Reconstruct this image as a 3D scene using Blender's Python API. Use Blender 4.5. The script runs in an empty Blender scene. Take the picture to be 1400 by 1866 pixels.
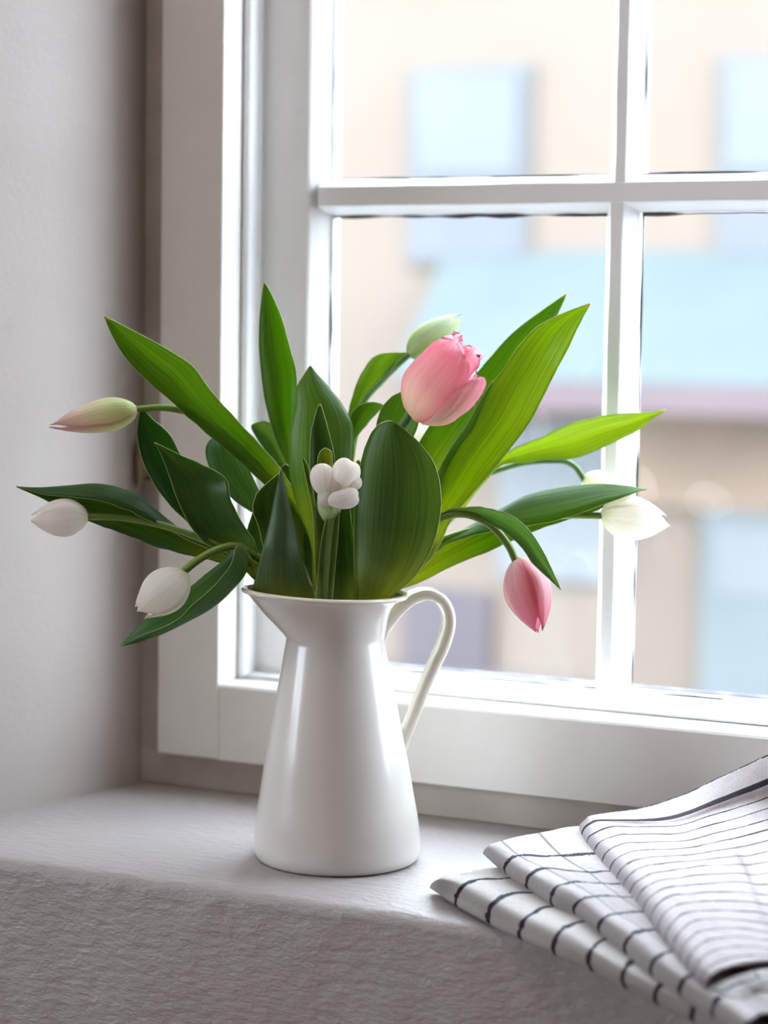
import bpy, bmesh, math, random
from mathutils import Vector, Matrix, noise

random.seed(7)
SC = bpy.context.scene
COL = SC.collection
R = math.radians

# ------------------------------------------------------------------ camera
W, H, FPX = 1400.0, 1866.0, 3900.0          # photograph size and focal length in its pixels
YAW, PITCH, ROLL = R(25), R(-4.75), R(0.9)
FW = Vector((-math.sin(YAW)*math.cos(PITCH), math.cos(YAW)*math.cos(PITCH), math.sin(PITCH)))
r0 = Vector((math.cos(YAW), math.sin(YAW), 0)); u0 = r0.cross(FW)
RT = r0*math.cos(ROLL) + u0*math.sin(ROLL); UP = RT.cross(FW)
DIST = 1.655
def ray(px, py): return FW + RT*((px-W/2)/FPX) - UP*((py-H/2)/FPX)
CAM = -ray(615, 1563)*DIST                   # the jug's foot is the origin, the sill is z = 0
def P(px, py, d=0.0): return CAM + ray(px, py)*(DIST + d/100)       # d: centimetres behind the jug's axis
def onz(px, py, z):
    v = ray(px, py); return CAM + v*((z-CAM.z)/v.z)
def ony(px, py, y):
    v = ray(px, py); return CAM + v*((y-CAM.y)/v.y)

cd = bpy.data.cameras.new('camera'); cam = bpy.data.objects.new('camera', cd); COL.objects.link(cam)
cam.matrix_world = Matrix.Translation(CAM) @ Matrix((RT, UP, -FW)).transposed().to_4x4()
cd.sensor_fit = 'VERTICAL'; cd.sensor_height = 36; cd.lens = FPX/H*36
cd.clip_start = 0.05; cd.clip_end = 300
cd.dof.use_dof = True; cd.dof.focus_distance = 1.60; cd.dof.aperture_fstop = 3.7
SC.camera = cam

# ------------------------------------------------------------------ sky, sun, exposure
wd = bpy.data.worlds.new('overcast_sky'); SC.world = wd; wd.use_nodes = True
bg = wd.node_tree.nodes['Background']
bg.inputs[0].default_value = (0.78, 0.89, 1.0, 1); bg.inputs[1].default_value = 14.0
sd = bpy.data.lights.new('sun', 'SUN'); sd.energy = 1.0; sd.angle = R(12); sd.color = (1, 0.93, 0.84)
sun = bpy.data.objects.new('sun', sd); COL.objects.link(sun)
sun.rotation_euler = (R(48), 0, R(14)); sun.location = (0, -6, 12)
for nm, loc, rot, sx, sy in (('portal', (0.28, 0.30, 0.74), (R(90), 0, R(180)), 1.2, 1.5),
                             ('portal', (-2.59, -1.875, 0.92), (R(90), 0, R(-90)), 1.45, 1.36)):
    ld = bpy.data.lights.new(nm, 'AREA'); ld.shape = 'RECTANGLE'; ld.size = sx; ld.size_y = sy
    ld.cycles.is_portal = True
    lo = bpy.data.objects.new(nm, ld); COL.objects.link(lo); lo.location = loc; lo.rotation_euler = rot
ld = bpy.data.lights.new('added_fill_light', 'AREA'); ld.shape = 'RECTANGLE'; ld.size = 0.9; ld.size_y = 0.5; ld.energy = 7; ld.color = (1, 0.95, 0.90)  # fill light added overhead to brighten flowers and frame; no fixture hangs there
lo = bpy.data.objects.new('added_fill_light', ld); COL.objects.link(lo); lo.location = (-0.45, -0.62, 1.70); lo.rotation_euler = (R(10), R(-8), 0)
SC.view_settings.view_transform = 'Standard'; SC.view_settings.look = 'None'
SC.view_settings.gamma = 1; SC.view_settings.use_curve_mapping = False
SC.view_settings.exposure = 0.0

# ------------------------------------------------------------------ materials
class Mat:
    def __init__(s, name):
        s.m = bpy.data.materials.new(name); s.m.use_nodes = True
        s.t = s.m.node_tree; s.b = s.t.nodes['Principled BSDF']; s.out = s.t.nodes['Material Output']
    def n(s, typ, ins=None, **kw):
        nd = s.t.nodes.new('ShaderNode' + typ)
        for k, v in kw.items(): setattr(nd, k, v)
        for k, v in (ins or {}).items(): s.set(nd, k, v)
        return nd
    def set(s, nd, k, v):
        sock = nd.inputs[k]
        if isinstance(v, bpy.types.Node): s.t.links.new(v.outputs[0], sock)
        elif isinstance(v, bpy.types.NodeSocket): s.t.links.new(v, sock)
        else: sock.default_value = v
    def math(s, op, a, b=None, c=None):
        nd = s.n('Math', operation=op); s.set(nd, 0, a)
        if b is not None: s.set(nd, 1, b)
        if c is not None: s.set(nd, 2, c)
        return nd.outputs[0]
    def mix(s, f, a, b, blend='MIX'):
        nd = s.n('MixRGB', blend_type=blend); s.set(nd, 0, f); s.set(nd, 1, a); s.set(nd, 2, b); return nd.outputs[0]
    def ramp(s, f, pts, interp='LINEAR'):
        nd = s.n('ValToRGB'); s.set(nd, 0, f); cr = nd.color_ramp; cr.interpolation = interp
        while len(cr.elements) < len(pts): cr.elements.new(0.5)
        for e, (p, c) in zip(cr.elements, pts):
            e.position = p; e.color = (c, c, c, 1) if not isinstance(c, tuple) else (*c, 1)
        return nd.outputs[0]
    def noise(s, scale, detail=3, rough=0.5, vec=None, stretch=None):
        if vec is None: vec = s.n('TexCoord').outputs['Object']
        if stretch: vec = s.n('VectorMath', {0: vec, 1: stretch}, operation='MULTIPLY').outputs[0]
        nd = s.n('TexNoise', {'Vector': vec, 'Scale': scale, 'Detail': detail, 'Roughness': rough})
        return nd.outputs['Fac']
    def bump(s, h, strength, dist=0.001, to=None):
        nd = s.n('Bump', {'Height': h, 'Strength': strength, 'Distance': dist})
        s.set(to or s.b, 'Normal', nd.outputs[0]); return nd

def lin(r, g, b):
    f = lambda c: (c/255/12.92) if c/255 <= 0.04045 else ((c/255+0.055)/1.055)**2.4
    return (f(r), f(g), f(b))

def simple(name, col, rough=0.6, var=0.06, scale=8, bump=0.0, bscale=60, bdist=0.001, metallic=0, coat=0):
    m = Mat(name)
    n = m.noise(scale, 4)
    c = m.ramp(n, [(0.3, tuple(x*(1-var) for x in col)), (0.7, tuple(min(1, x*(1+var)) for x in col))])
    m.set(m.b, 'Base Color', c); m.b.inputs['Roughness'].default_value = rough
    m.b.inputs['Metallic'].default_value = metallic
    if coat: m.b.inputs['Coat Weight'].default_value = coat; m.b.inputs['Coat Roughness'].default_value = 0.06
    if bump: m.bump(m.noise(bscale, 5, 0.6), bump, bdist)
    return m.m

M = {}
def plaster(name, col, dist, rough=0.72):
    m = Mat(name)
    big = m.noise(3.0, 4, 0.55); c = m.ramp(big, [(0.3, tuple(x*0.93 for x in col)), (0.7, col)])
    spots = m.ramp(m.noise(38, 3, 0.6), [(0.66, 0.0), (0.75, 1.0)])
    c2 = m.mix(m.math('MULTIPLY', spots, 0.10), c, (*[x*0.6 for x in col], 1))
    m.set(m.b, 'Base Color', c2); m.b.inputs['Roughness'].default_value = rough
    h1 = m.noise(150, 4, 0.55, stretch=(0.45, 1, 1.2)); h2 = m.noise(330, 3, 0.6); h3 = m.noise(22, 2, 0.5)
    h = m.math('ADD', m.math('MULTIPLY', h1, 0.7), m.math('ADD', m.math('MULTIPLY', h2, 0.2), m.math('MULTIPLY', h3, 0.7)))
    m.bump(h, 0.75, dist); return m.m
M['sill'] = plaster('painted_plaster', (0.42, 0.375, 0.37), 0.0042, 0.45)
M['reveal'] = plaster('smooth_plaster', (0.43, 0.365, 0.335), 0.0006)
M['room'] = simple('room_paint', (0.50, 0.41, 0.35), 0.8)
M['floor'] = simple('floor_boards_varnish', (0.36, 0.24, 0.16), 0.45, 0.2, 3)
def paint(name, lo, hi):
    m = Mat(name)
    n = m.noise(14, 5, 0.6, stretch=(1, 1, 1)); c = m.ramp(n, [(0.3, lo), (0.7, hi)])
    chips = m.ramp(m.noise(60, 4, 0.7), [(0.71, 0.0), (0.75, 1.0)])
    c = m.mix(m.math('MULTIPLY', chips, 0.35), c, (0.42, 0.36, 0.33, 1))
    m.set(m.b, 'Base Color', c); m.b.inputs['Roughness'].default_value = 0.38
    m.bump(m.noise(45, 4, 0.6), 0.35, 0.0012); return m.m
M['paint'] = paint('white_window_paint', (0.90, 0.88, 0.89), (0.93, 0.92, 0.93))
M['board'] = paint('shaded_frame_paint', (0.82, 0.77, 0.73), (0.86, 0.82, 0.79))  # the sash's white paint again, with the boards' shade put into its colour
M['worn'] = simple('worn_taupe_paint', (0.50, 0.44, 0.39), 0.6, 0.16, 14, 0.5, 70)
M['putty'] = simple('old_dark_putty', (0.10, 0.095, 0.10), 0.8, 0.5, 60)
M['snow'] = simple('weathered_outer_ledge', (0.55, 0.52, 0.56), 0.8, 0.35, 35)
def glass():
    m = Mat('window_glass'); m.t.nodes.remove(m.b)
    tr = m.n('BsdfTransparent', {'Color': (0.97, 0.985, 0.985, 1)}); gl = m.n('BsdfGlossy', {'Roughness': 0.03})
    lw = m.n('LayerWeight', {'Blend': 0.15}).outputs['Facing']
    fr = m.math('ADD', 0.025, m.math('MULTIPLY', m.math('POWER', lw, 4.0), 0.5))
    mx = m.n('MixShader', {0: fr, 1: tr, 2: gl}); m.set(m.out, 0, mx); return m.m
M['glass'] = glass()
M['brass'] = simple('tarnished_brass', (0.25, 0.2, 0.12), 0.5, 0.3, 40, metallic=0.8)

def enamel():
    m = Mat('cream_enamel')
    c = m.ramp(m.noise(20, 3), [(0.3, (0.70, 0.655, 0.61)), (0.7, (0.73, 0.685, 0.64))])
    m.set(m.b, 'Base Color', c); m.b.inputs['Roughness'].default_value = 0.28
    m.b.inputs['Coat Weight'].default_value = 0.45; m.b.inputs['Coat Roughness'].default_value = 0.12
    m.bump(m.noise(28, 2, 0.5), 0.12, 0.002); return m.m
M['enamel'] = enamel()
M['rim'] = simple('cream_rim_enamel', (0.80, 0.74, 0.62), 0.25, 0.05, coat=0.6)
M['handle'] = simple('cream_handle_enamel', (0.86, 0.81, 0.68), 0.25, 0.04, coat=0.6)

def leafmat():
    m = Mat('tulip_leaf')
    uv = m.n('UVMap'); sep = m.n('SeparateXYZ', {0: uv}); u, v = sep.outputs[0], sep.outputs[1]
    oc = m.n('ObjectInfo').outputs['Color']
    vec = m.n('CombineXYZ', {0: m.math('MULTIPLY', u, 26.0), 1: m.math('MULTIPLY', v, 1.6)})
    st = m.n('TexNoise', {'Vector': vec, 'Scale': 1.0, 'Detail': 3, 'Roughness': 0.6}).outputs['Fac']
    col = m.mix(m.ramp(st, [(0.35, 0.0), (0.65, 1.0)]), m.mix(1.0, oc, (0.78, 0.80, 0.8, 1), 'MULTIPLY'), m.mix(1.0, oc, (1.2, 1.18, 1.15, 1), 'MULTIPLY'))
    cl = m.noise(18, 2); col = m.mix(m.math('MULTIPLY', cl, 0.35), col, m.mix(1.0, col, (1.15, 1.1, 1.0, 1), 'MULTIPLY'))
    base = m.ramp(v, [(0.10, 1.0), (0.42, 0.0)])
    col = m.mix(m.math('MULTIPLY', base, 0.55), col, (0.34, 0.46, 0.12, 1))
    tip = m.ramp(v, [(0.975, 0.0), (1.0, 1.0)]); col = m.mix(m.math('MULTIPLY', tip, 0.6), col, (0.45, 0.36, 0.15, 1))
    b = m.b; m.set(b, 'Base Color', col); b.inputs['Roughness'].default_value = 0.36
    b.inputs['Specular IOR Level'].default_value = 0.45
    bp = m.bump(st, 0.30, 0.0012)
    tl = m.n('BsdfTranslucent', {'Color': m.mix(1.0, col, (3.3, 2.1, 0.95, 1), 'MULTIPLY')}); m.set(tl, 'Normal', bp.outputs[0])
    mx = m.n('MixShader', {0: 0.52, 1: b, 2: tl}); m.set(m.out, 0, mx); return m.m
M['leaf'] = leafmat()
M['leaf_rim'] = simple('pale_leaf_rim', (0.34, 0.44, 0.17), 0.5, 0.1)
def stemmat():
    m = Mat('tulip_stem'); oc = m.n('ObjectInfo').outputs['Color']
    n = m.noise(60, 3, 0.5, stretch=(1, 1, 0.3)); col = m.mix(m.ramp(n, [(0.3, 0.0), (0.7, 1.0)]), m.mix(1.0, oc, (0.85, 0.9, 0.8, 1), 'MULTIPLY'), oc)
    m.set(m.b, 'Base Color', col); m.b.inputs['Roughness'].default_value = 0.4
    m.b.inputs['Subsurface Weight'].default_value = 0.15; m.b.inputs['Subsurface Radius'].default_value = (0.003, 0.004, 0.001); return m.m
M['stem'] = stemmat()
def petal(name, stops, edge=None, edge_amt=0.5, trans=0.5, streak=0.35):
    m = Mat(name)
    uv = m.n('UVMap'); sep = m.n('SeparateXYZ', {0: uv}); u, v = sep.outputs[0], sep.outputs[1]
    vec = m.n('CombineXYZ', {0: m.math('MULTIPLY', u, 14.0), 1: m.math('MULTIPLY', v, 1.2)})
    st = m.n('TexNoise', {'Vector': vec, 'Scale': 1.0, 'Detail': 4, 'Roughness': 0.6}).outputs['Fac']
    vv = m.math('ADD', v, m.math('MULTIPLY', m.math('SUBTRACT', st, 0.5), streak))
    col = m.ramp(vv, stops)
    if edge:
        e = m.math('ABSOLUTE', m.math('SUBTRACT', m.math('MULTIPLY', u, 2.0), 1.0))
        col = m.mix(m.math('MULTIPLY', m.ramp(e, [(0.35, 0.0), (1.0, 1.0)]), edge_amt), col, (*edge, 1))
    st2 = m.n('TexNoise', {'Vector': m.n('CombineXYZ', {0: m.math('MULTIPLY', u, 30.0), 1: m.math('MULTIPLY', v, 1.5)}), 'Scale': 1.0, 'Detail': 2}).outputs['Fac']
    col = m.mix(m.ramp(st2, [(0.42, 0.0), (0.62, 0.35)]), col, m.mix(1.0, col, (0.90, 0.80, 0.74, 1), 'MULTIPLY'))
    b = m.b; m.set(b, 'Base Color', col); b.inputs['Roughness'].default_value = 0.42
    b.inputs['Specular IOR Level'].default_value = 0.35
    bp = m.bump(st, 0.9, 0.0012)
    tl = m.n('BsdfTranslucent', {'Color': col})
    mx = m.n('MixShader', {0: trans, 1: b, 2: tl}); m.set(m.out, 0, mx); return m.m
M['p_white'] = petal('white_petal', [(0.0, (0.74, 0.78, 0.50)), (0.14, (0.97, 0.95, 0.90)), (0.6, (0.98, 0.94, 0.92)), (1.0, (0.97, 0.87, 0.78))], trans=0.58)
M['p_cream'] = petal('cream_petal', [(0.0, (0.70, 0.72, 0.45)), (0.14, (0.95, 0.92, 0.80)), (0.6, (0.95, 0.93, 0.86)), (1.0, (0.95, 0.91, 0.86))], trans=0.5)
M['p_pink'] = petal('pink_petal', [(0.0, (0.88, 0.86, 0.55)), (0.18, (0.95, 0.78, 0.62)), (0.45, (0.94, 0.50, 0.50)), (0.8, (0.93, 0.34, 0.44)), (1.0, (0.95, 0.66, 0.72))], edge=(0.90, 0.26, 0.40), edge_amt=0.6, trans=0.5)
M['p_rose'] = petal('deep_pink_petal', [(0.0, (0.85, 0.76, 0.62)), (0.12, (0.86, 0.66, 0.66)), (0.5, (0.78, 0.42, 0.46)), (1.0, (0.74, 0.22, 0.32))], edge=(0.72, 0.07, 0.13), edge_amt=0.85, trans=0.35)
M['p_blush'] = petal('green_pink_petal', [(0.0, (0.58, 0.68, 0.26)), (0.35, (0.76, 0.80, 0.46)), (0.65, (0.86, 0.72, 0.58)), (1.0, (0.78, 0.42, 0.46))], edge=(0.88, 0.50, 0.54), edge_amt=0.5, trans=0.35)
M['p_green'] = petal('green_petal', [(0.0, (0.36, 0.52, 0.16)), (0.5, (0.52, 0.66, 0.32)), (1.0, (0.78, 0.84, 0.62))], edge=(0.85, 0.90, 0.76), edge_amt=0.5, trans=0.35)
M['p_heart'] = simple('yellow_flower_heart', (0.75, 0.52, 0.12), 0.6)

def cloth(name, width, checks=None, col=(0.80, 0.76, 0.745), wid2=None, hem=None):
    m = Mat(name)
    uv = m.n('UVMap'); sep = m.n('SeparateXYZ', {0: uv}); u, v = sep.outputs[0], sep.outputs[1]
    wn = m.n('TexNoise', {'Vector': m.n('VectorMath', {0: uv, 1: (0.55, 3.0, 1)}, operation='MULTIPLY').outputs[0], 'Scale': 3, 'Detail': 2}).outputs['Fac']
    fz = m.n('TexNoise', {'Vector': m.n('VectorMath', {0: uv, 1: (11.0, 26.0, 1)}, operation='MULTIPLY').outputs[0], 'Scale': 1, 'Detail': 2}).outputs['Fac']
    vv = m.math('ADD', v, m.math('MULTIPLY', m.math('SUBTRACT', wn, 0.5), 0.16))
    d = m.math('ABSOLUTE', m.math('SUBTRACT', m.math('FRACT', m.math('ADD', vv, 0.5)), 0.5))
    wd_ = m.math('ADD', width*0.5, m.math('MULTIPLY', fz, width))
    line = m.math('LESS_THAN', d, wd_)
    ink = m.math('MULTIPLY', line, m.ramp(fz, [(0.34, 0.72), (0.44, 1.0)]))
    if checks:
        for uc, w2, am in checks:
            e = m.math('LESS_THAN', m.math('ABSOLUTE', m.math('SUBTRACT', u, uc)), w2)
            ink = m.math('MAXIMUM', ink, m.math('MULTIPLY', e, am))
    thr = m.noise(1500, 2, 0.7); slub = m.noise(260, 3, 0.6, stretch=(0.5, 1, 1))
    cb = m.mix(m.ramp(thr, [(0.35, 0.0), (0.62, 1.0)]), tuple(x*0.86 for x in col)+(1,), tuple(x*1.06 for x in col)+(1,))
    cb = m.mix(m.ramp(slub, [(0.5, 0.0), (0.75, 0.5)]), cb, tuple(x*0.84 for x in col)+(1,))
    c = m.mix(ink, cb, (0.016, 0.016, 0.030, 1))
    if hem:
        e = m.math('LESS_THAN', m.math('ABSOLUTE', m.math('SUBTRACT', v, hem[0])), hem[1]); c = m.mix(e, c, (0.04, 0.035, 0.045, 1))
    m.set(m.b, 'Base Color', c); m.b.inputs['Roughness'].default_value = 0.9
    m.b.inputs['Specular IOR Level'].default_value = 0.2
    wv1 = m.n('TexWave', {'Vector': uv.outputs[0], 'Scale': 9.0, 'Distortion': 1.5}, bands_direction='X').outputs['Fac']
    wv2 = m.noise(900, 2, 0.6); wv3 = m.noise(120, 3, 0.5)
    m.bump(m.math('ADD', m.math('MULTIPLY', wv1, 0.15), m.math('ADD', m.math('MULTIPLY', wv2, 0.5), m.math('MULTIPLY', wv3, 0.9))), 0.9, 0.0018)
    return m.m

# ------------------------------------------------------------------ helpers
def tag(o, label=None, cat=None, group=None, kind=None):
    if label: o['label'] = label
    if cat: o['category'] = cat
    if group: o['group'] = group
    if kind: o['kind'] = kind
    return o
def empty(name, loc=(0, 0, 0)):
    o = bpy.data.objects.new(name, None); COL.objects.link(o); o.location = loc; o.empty_display_size = 0.02; return o
def link(name, me, mats, parent=None, smooth=True):
    if not isinstance(mats, (list, tuple)): mats = [mats]
    for m in mats: me.materials.append(m)
    if smooth: me.polygons.foreach_set('use_smooth', [True]*len(me.polygons))
    o = bpy.data.objects.new(name, me); COL.objects.link(o)
    if parent is not None:
        o.parent = parent
        pos = parent.matrix_basis.translation if parent.parent is None else parent.parent.matrix_basis.translation
        o.location = -pos if parent.parent is None else (0, 0, 0)
    return o
def from_bm(name, bm, mats, parent=None, smooth=True):
    bmesh.ops.recalc_face_normals(bm, faces=bm.faces)
    me = bpy.data.meshes.new(name); bm.to_mesh(me); bm.free(); return link(name, me, mats, parent, smooth)
def box(name, x0, x1, y0, y1, z0, z1, mat, parent=None, bevel=0.0, segs=2):
    bm = bmesh.new(); bmesh.ops.create_cube(bm, size=1)
    for v in bm.verts:
        v.co = Vector(((x0+x1)/2+v.co.x*(x1-x0), (y0+y1)/2+v.co.y*(y1-y0), (z0+z1)/2+v.co.z*(z1-z0)))
    if bevel: bmesh.ops.bevel(bm, geom=bm.edges[:], offset=bevel, segments=segs, affect='EDGES', profile=0.5)
    return from_bm(name, bm, mat, parent, smooth=False)
def prism(name, poly, axis, a, b, mat, parent=None):
    """extrude polygon; axis 'x': poly is (y,z); axis 'z': poly is (x,y)"""
    bm = bmesh.new()
    mk = (lambda t, p: (t, p[0], p[1])) if axis == 'x' else (lambda t, p: (p[0], p[1], t))
    A = [bm.verts.new(mk(a, p)) for p in poly]; B = [bm.verts.new(mk(b, p)) for p in poly]; n = len(poly)
    for i in range(n): bm.faces.new((A[i], A[(i+1) % n], B[(i+1) % n], B[i]))
    bm.faces.new(A); bm.faces.new(B[::-1]); return from_bm(name, bm, mat, parent, smooth=False)
def catmull(pts, n):
    """pts: list of tuples, n samples per segment"""
    out = []; L = len(pts); k = len(pts[0])
    for i in range(L-1):
        p0 = pts[i-1] if i else tuple(2*a-b for a, b in zip(pts[0], pts[1])); p1 = pts[i]; p2 = pts[i+1]
        p3 = pts[i+2] if i+2 < L else tuple(2*a-b for a, b in zip(pts[-1], pts[-2]))
        for j in range(n):
            t = j/n
            out.append(tuple(0.5*(2*p1[q]+(p2[q]-p0[q])*t+(2*p0[q]-5*p1[q]+4*p2[q]-p3[q])*t*t+(3*p1[q]-p0[q]-3*p2[q]+p3[q])*t**3) for q in range(k)))
    out.append(tuple(pts[-1])); return out
def grid(name, rows, uvs, mats, parent=None, solid=0.0, rim=None, closed=False):
    nr, nc = len(rows), len(rows[0]); vs = [tuple(p) for r_ in rows for p in r_]; fs = []; lu = []
    for i in range(nr-1):
        for j in range(nc-1 if not closed else nc):
            j2 = (j+1) % nc
            fs.append((i*nc+j, i*nc+j2, (i+1)*nc+j2, (i+1)*nc+j)); lu += [uvs[i][j], uvs[i][j2], uvs[i+1][j2], uvs[i+1][j]]
    me = bpy.data.meshes.new(name); me.from_pydata(vs, [], fs)
    ul = me.uv_layers.new(name='UVMap')
    for k, q in enumerate(lu): ul.data[k].uv = q
    o = link(name, me, mats, parent)
    if solid:
        md = o.modifiers.new('thickness', 'SOLIDIFY'); md.thickness = solid; md.offset = 0
        if rim is not None: md.material_offset_rim = rim
    return o
def tube(name, pts, mat, parent=None, segs=12, n=6, flat=1.0):
    """pts: (x,y,z,r) in metres"""
    q = catmull(pts, n); rows = []; up = Vector((0, 0, 1)); prev = None
    for i, p in enumerate(q):
        c = Vector(p[:3]); a = Vector(q[max(i-1, 0)][:3]); b = Vector(q[min(i+1, len(q)-1)][:3]); t = (b-a).normalized()
        s = prev if prev is not None else (up if abs(t.z) < 0.9 else Vector((1, 0, 0)))
        s = (s - t*s.dot(t)).normalized(); prev = s; w = t.cross(s)
        rows.append([c + (s*math.cos(2*math.pi*k/segs) + w*math.sin(2*math.pi*k/segs)*flat)*p[3] for k in range(segs)])
    vs = [tuple(p) for r_ in rows for p in r_]; fs = []
    for i in range(len(rows)-1):
        for k in range(segs): fs.append((i*segs+k, i*segs+(k+1) % segs, (i+1)*segs+(k+1) % segs, (i+1)*segs+k))
    fs.append(tuple(range(segs))[::-1]); fs.append(tuple((len(rows)-1)*segs+k for k in range(segs)))
    me = bpy.data.meshes.new(name); me.from_pydata(vs, [], fs); return link(name, me, mat, parent)

# ------------------------------------------------------------------ the room
def poly_wall(name, pts, z0, z1, mat, nz=1):
    bm = bmesh.new(); cols = [[bm.verts.new((x, y, z0+(z1-z0)*k/nz)) for k in range(nz+1)] for x, y in pts]
    for a, b in zip(cols, cols[1:]):
        for k in range(nz): bm.faces.new((a[k], b[k], b[k+1], a[k+1]))
    me = bpy.data.meshes.new(name); bm.to_mesh(me); bm.free()
    return tag(link(name, me, mat), kind='structure')
TOPZ = 1.48
# sill and the wall under it: one plastered body with a soft irregular front edge
prof = [(0.19, -0.002), (0.16, -0.001), (0.11, 0.0), (0.05, 0.0), (0.0, 0.0), (-0.05, 0.0), (-0.08, 0.0), (-0.105, -0.0006)]
for k in range(1, 9):
    a = R(90*k/8); prof.append((-0.1125-0.010*math.sin(a), -0.0012-0.010*(1-math.cos(a))))
prof += [(-0.1235, -0.022), (-0.126, -0.05), (-0.128, -0.09), (-0.130, -0.15), (-0.132, -0.25), (-0.133, -0.5), (-0.133, -0.92)]
xs = [-3.0, -2.0, -1.0, -0.6] + [-0.5+0.008*i for i in range(0, 176)] + [1.2, 2.0, 3.0]
rows = []; uvs = []
for x in xs:
    r_ = []
    for k, (y, z) in enumerate(prof):
        q = Vector((x*9, y*9, z*9)); q2 = Vector((x*40, y*40, z*30))
        a = noise.noise(q)*0.0035 + noise.noise(q2)*0.0012
        edge = 1.0 if k >= 7 else 0.25
        flatz = 0 if k < 7 else a*0.6*(1 if k < 17 else 0)
        r_.append((x, y + (a*edge if k >= 7 else 0), z + flatz))
    rows.append(r_); uvs.append([(x, 0)]*len(prof))
tag(grid('wall_front', rows, uvs, M['sill']), kind='structure')
# left reveal: splays wider towards the room, then turns onto the room face
lp = [(-0.2834, 0.19), (-0.2834, 0.162), (-0.290, 0.12), (-0.2955, 0.08), (-0.3014, 0.037), (-0.3060, 0.015), (-0.3125, -0.01), (-0.322, -0.045), (-0.334, -0.08), (-0.350, -0.105), (-0.375, -0.12), (-0.41, -0.125), (-2.5, -0.125)]
poly_wall('wall_left', lp, -0.0015, TOPZ, M['reveal'], 12)
poly_wall('wall_right', [(0.845, 0.19), (0.86, 0.0), (0.88, -0.09), (0.93, -0.125), (2.5, -0.125)], -0.0015, TOPZ, M['reveal'])
prism('wall_top', [(0.19, TOPZ), (-0.125, TOPZ), (-0.125, 1.75), (0.19, 1.75)], 'x', -2.5, 2.5, M['reveal'])['kind'] = 'structure'
tag(box('ceiling', -2.6, 2.6, -3.7, 0.3, 1.75, 1.85, M['room']), kind='structure')
tag(box('floor', -2.6, 2.6, -3.7, -0.13, -1.02, -0.92, M['floor']), kind='structure')
tag(box('wall_back', -2.6, 2.6, -3.7, -3.6, -0.92, 1.75, M['room']), kind='structure')
tag(box('wall_side_right', 2.5, 2.6, -3.6, 0.3, -0.92, 1.75, M['room']), kind='structure')
bm = bmesh.new()      # left side wall, with an opening added to let in fill light
for (y0, y1, z0, z1) in ((-3.6, -2.6, -0.92, 1.75), (-1.15, 0.3, -0.92, 1.75), (-2.6, -1.15, -0.92, 0.25), (-2.6, -1.15, 1.6, 1.75)):
    r_ = bmesh.ops.create_cube(bm, size=1)
    for v in r_['verts']: v.co = Vector((-2.55+v.co.x*0.1, (y0+y1)/2+v.co.y*(y1-y0), (z0+z1)/2+v.co.z*(z1-z0)))
tag(from_bm('wall_side_left', bm, M['room'], smooth=False), kind='structure')
w2 = tag(empty('added_fill_window', (-2.55, -1.75, 0.25)), kind='structure')  # unseen window added in the side wall to brighten the room
for a in ((-2.6, -2.54, 0.25, 1.6), (-1.21, -1.15, 0.25, 1.6), (-1.905, -1.845, 0.25, 1.6)):
    box('sash_stile', -2.58, -2.53, a[0], a[1], a[2], a[3], M['paint'], w2)
for a in ((0.25, 0.31), (0.9, 0.94), (1.54, 1.6)): box('sash_rail', -2.575, -2.535, -2.54, -1.21, a[0], a[1], M['paint'], w2)
# outer mass of the wall round the window so that light enters only through the panes
for nm, a in (('wall_outer_left', (-2.6, -0.258, -1.0, 1.85)), ('wall_outer_right', (0.822, 2.6, -1.0, 1.85)), ('wall_outer_top', (-0.258, 0.822, 1.44, 1.85)), ('wall_outer_bottom', (-0.258, 0.822, -1.0, 0.03))):
    tag(box(nm, a[0], a[1], 0.18, 0.30, a[2], a[3], M['worn']), kind='structure')
# the plastered strip between sill and frame, and the narrow gap beside the frame
tag(box('trim_1', -0.2834, 0.845, 0.171, 0.1795, -0.001, 0.0285, M['worn'], bevel=0.001), kind='structure')
tag(box('trim_2', -0.2834, -0.2595, 0.174, 0.1795, 0.0285, TOPZ, M['worn']), kind='structure')

# ------------------------------------------------------------------ the window
w1 = tag(empty('window_1', (0.28, 0.2, 0.03)), kind='structure')
ZB, ZT = 0.029, 1.44
FB, FT = 0.0967, 1.38           # opening of the outer frame
XL, XR = -0.197, 0.76
box('frame_board', -0.259, XL, 0.16, 0.25, ZB, ZT, M['board'], w1, 0.0018)
box('frame_board', XR, 0.822, 0.16, 0.25, ZB, ZT, M['board'], w1, 0.0018)
prism('frame_rail', [(0.1605, ZB), (0.25, ZB), (0.25, FB+0.001), (0.166, FB), (0.1625, FB-0.0008), (0.1608, FB-0.003)], 'x', XL+0.0006, XR-0.0006, M['board'], w1)
box('frame_rail', XL+0.0006, XR-0.0006, 0.1605, 0.25, FT, ZT, M['board'], w1, 0.0015)
# rounded stop bead down the frame's inner side
for x0, x1 in ((XL, XL+0.008), (XR-0.008, XR)):
    box('stop_bead', x0+0.0004, x1, 0.192, 0.214, FB+0.001, FT, M['paint'], w1, 0.0035, 3)
box('stop_bead', XL+0.008, XR-0.008, 0.196, 0.214, FB+0.001, FB+0.0045, M['paint'], w1, 0.0015)
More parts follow.
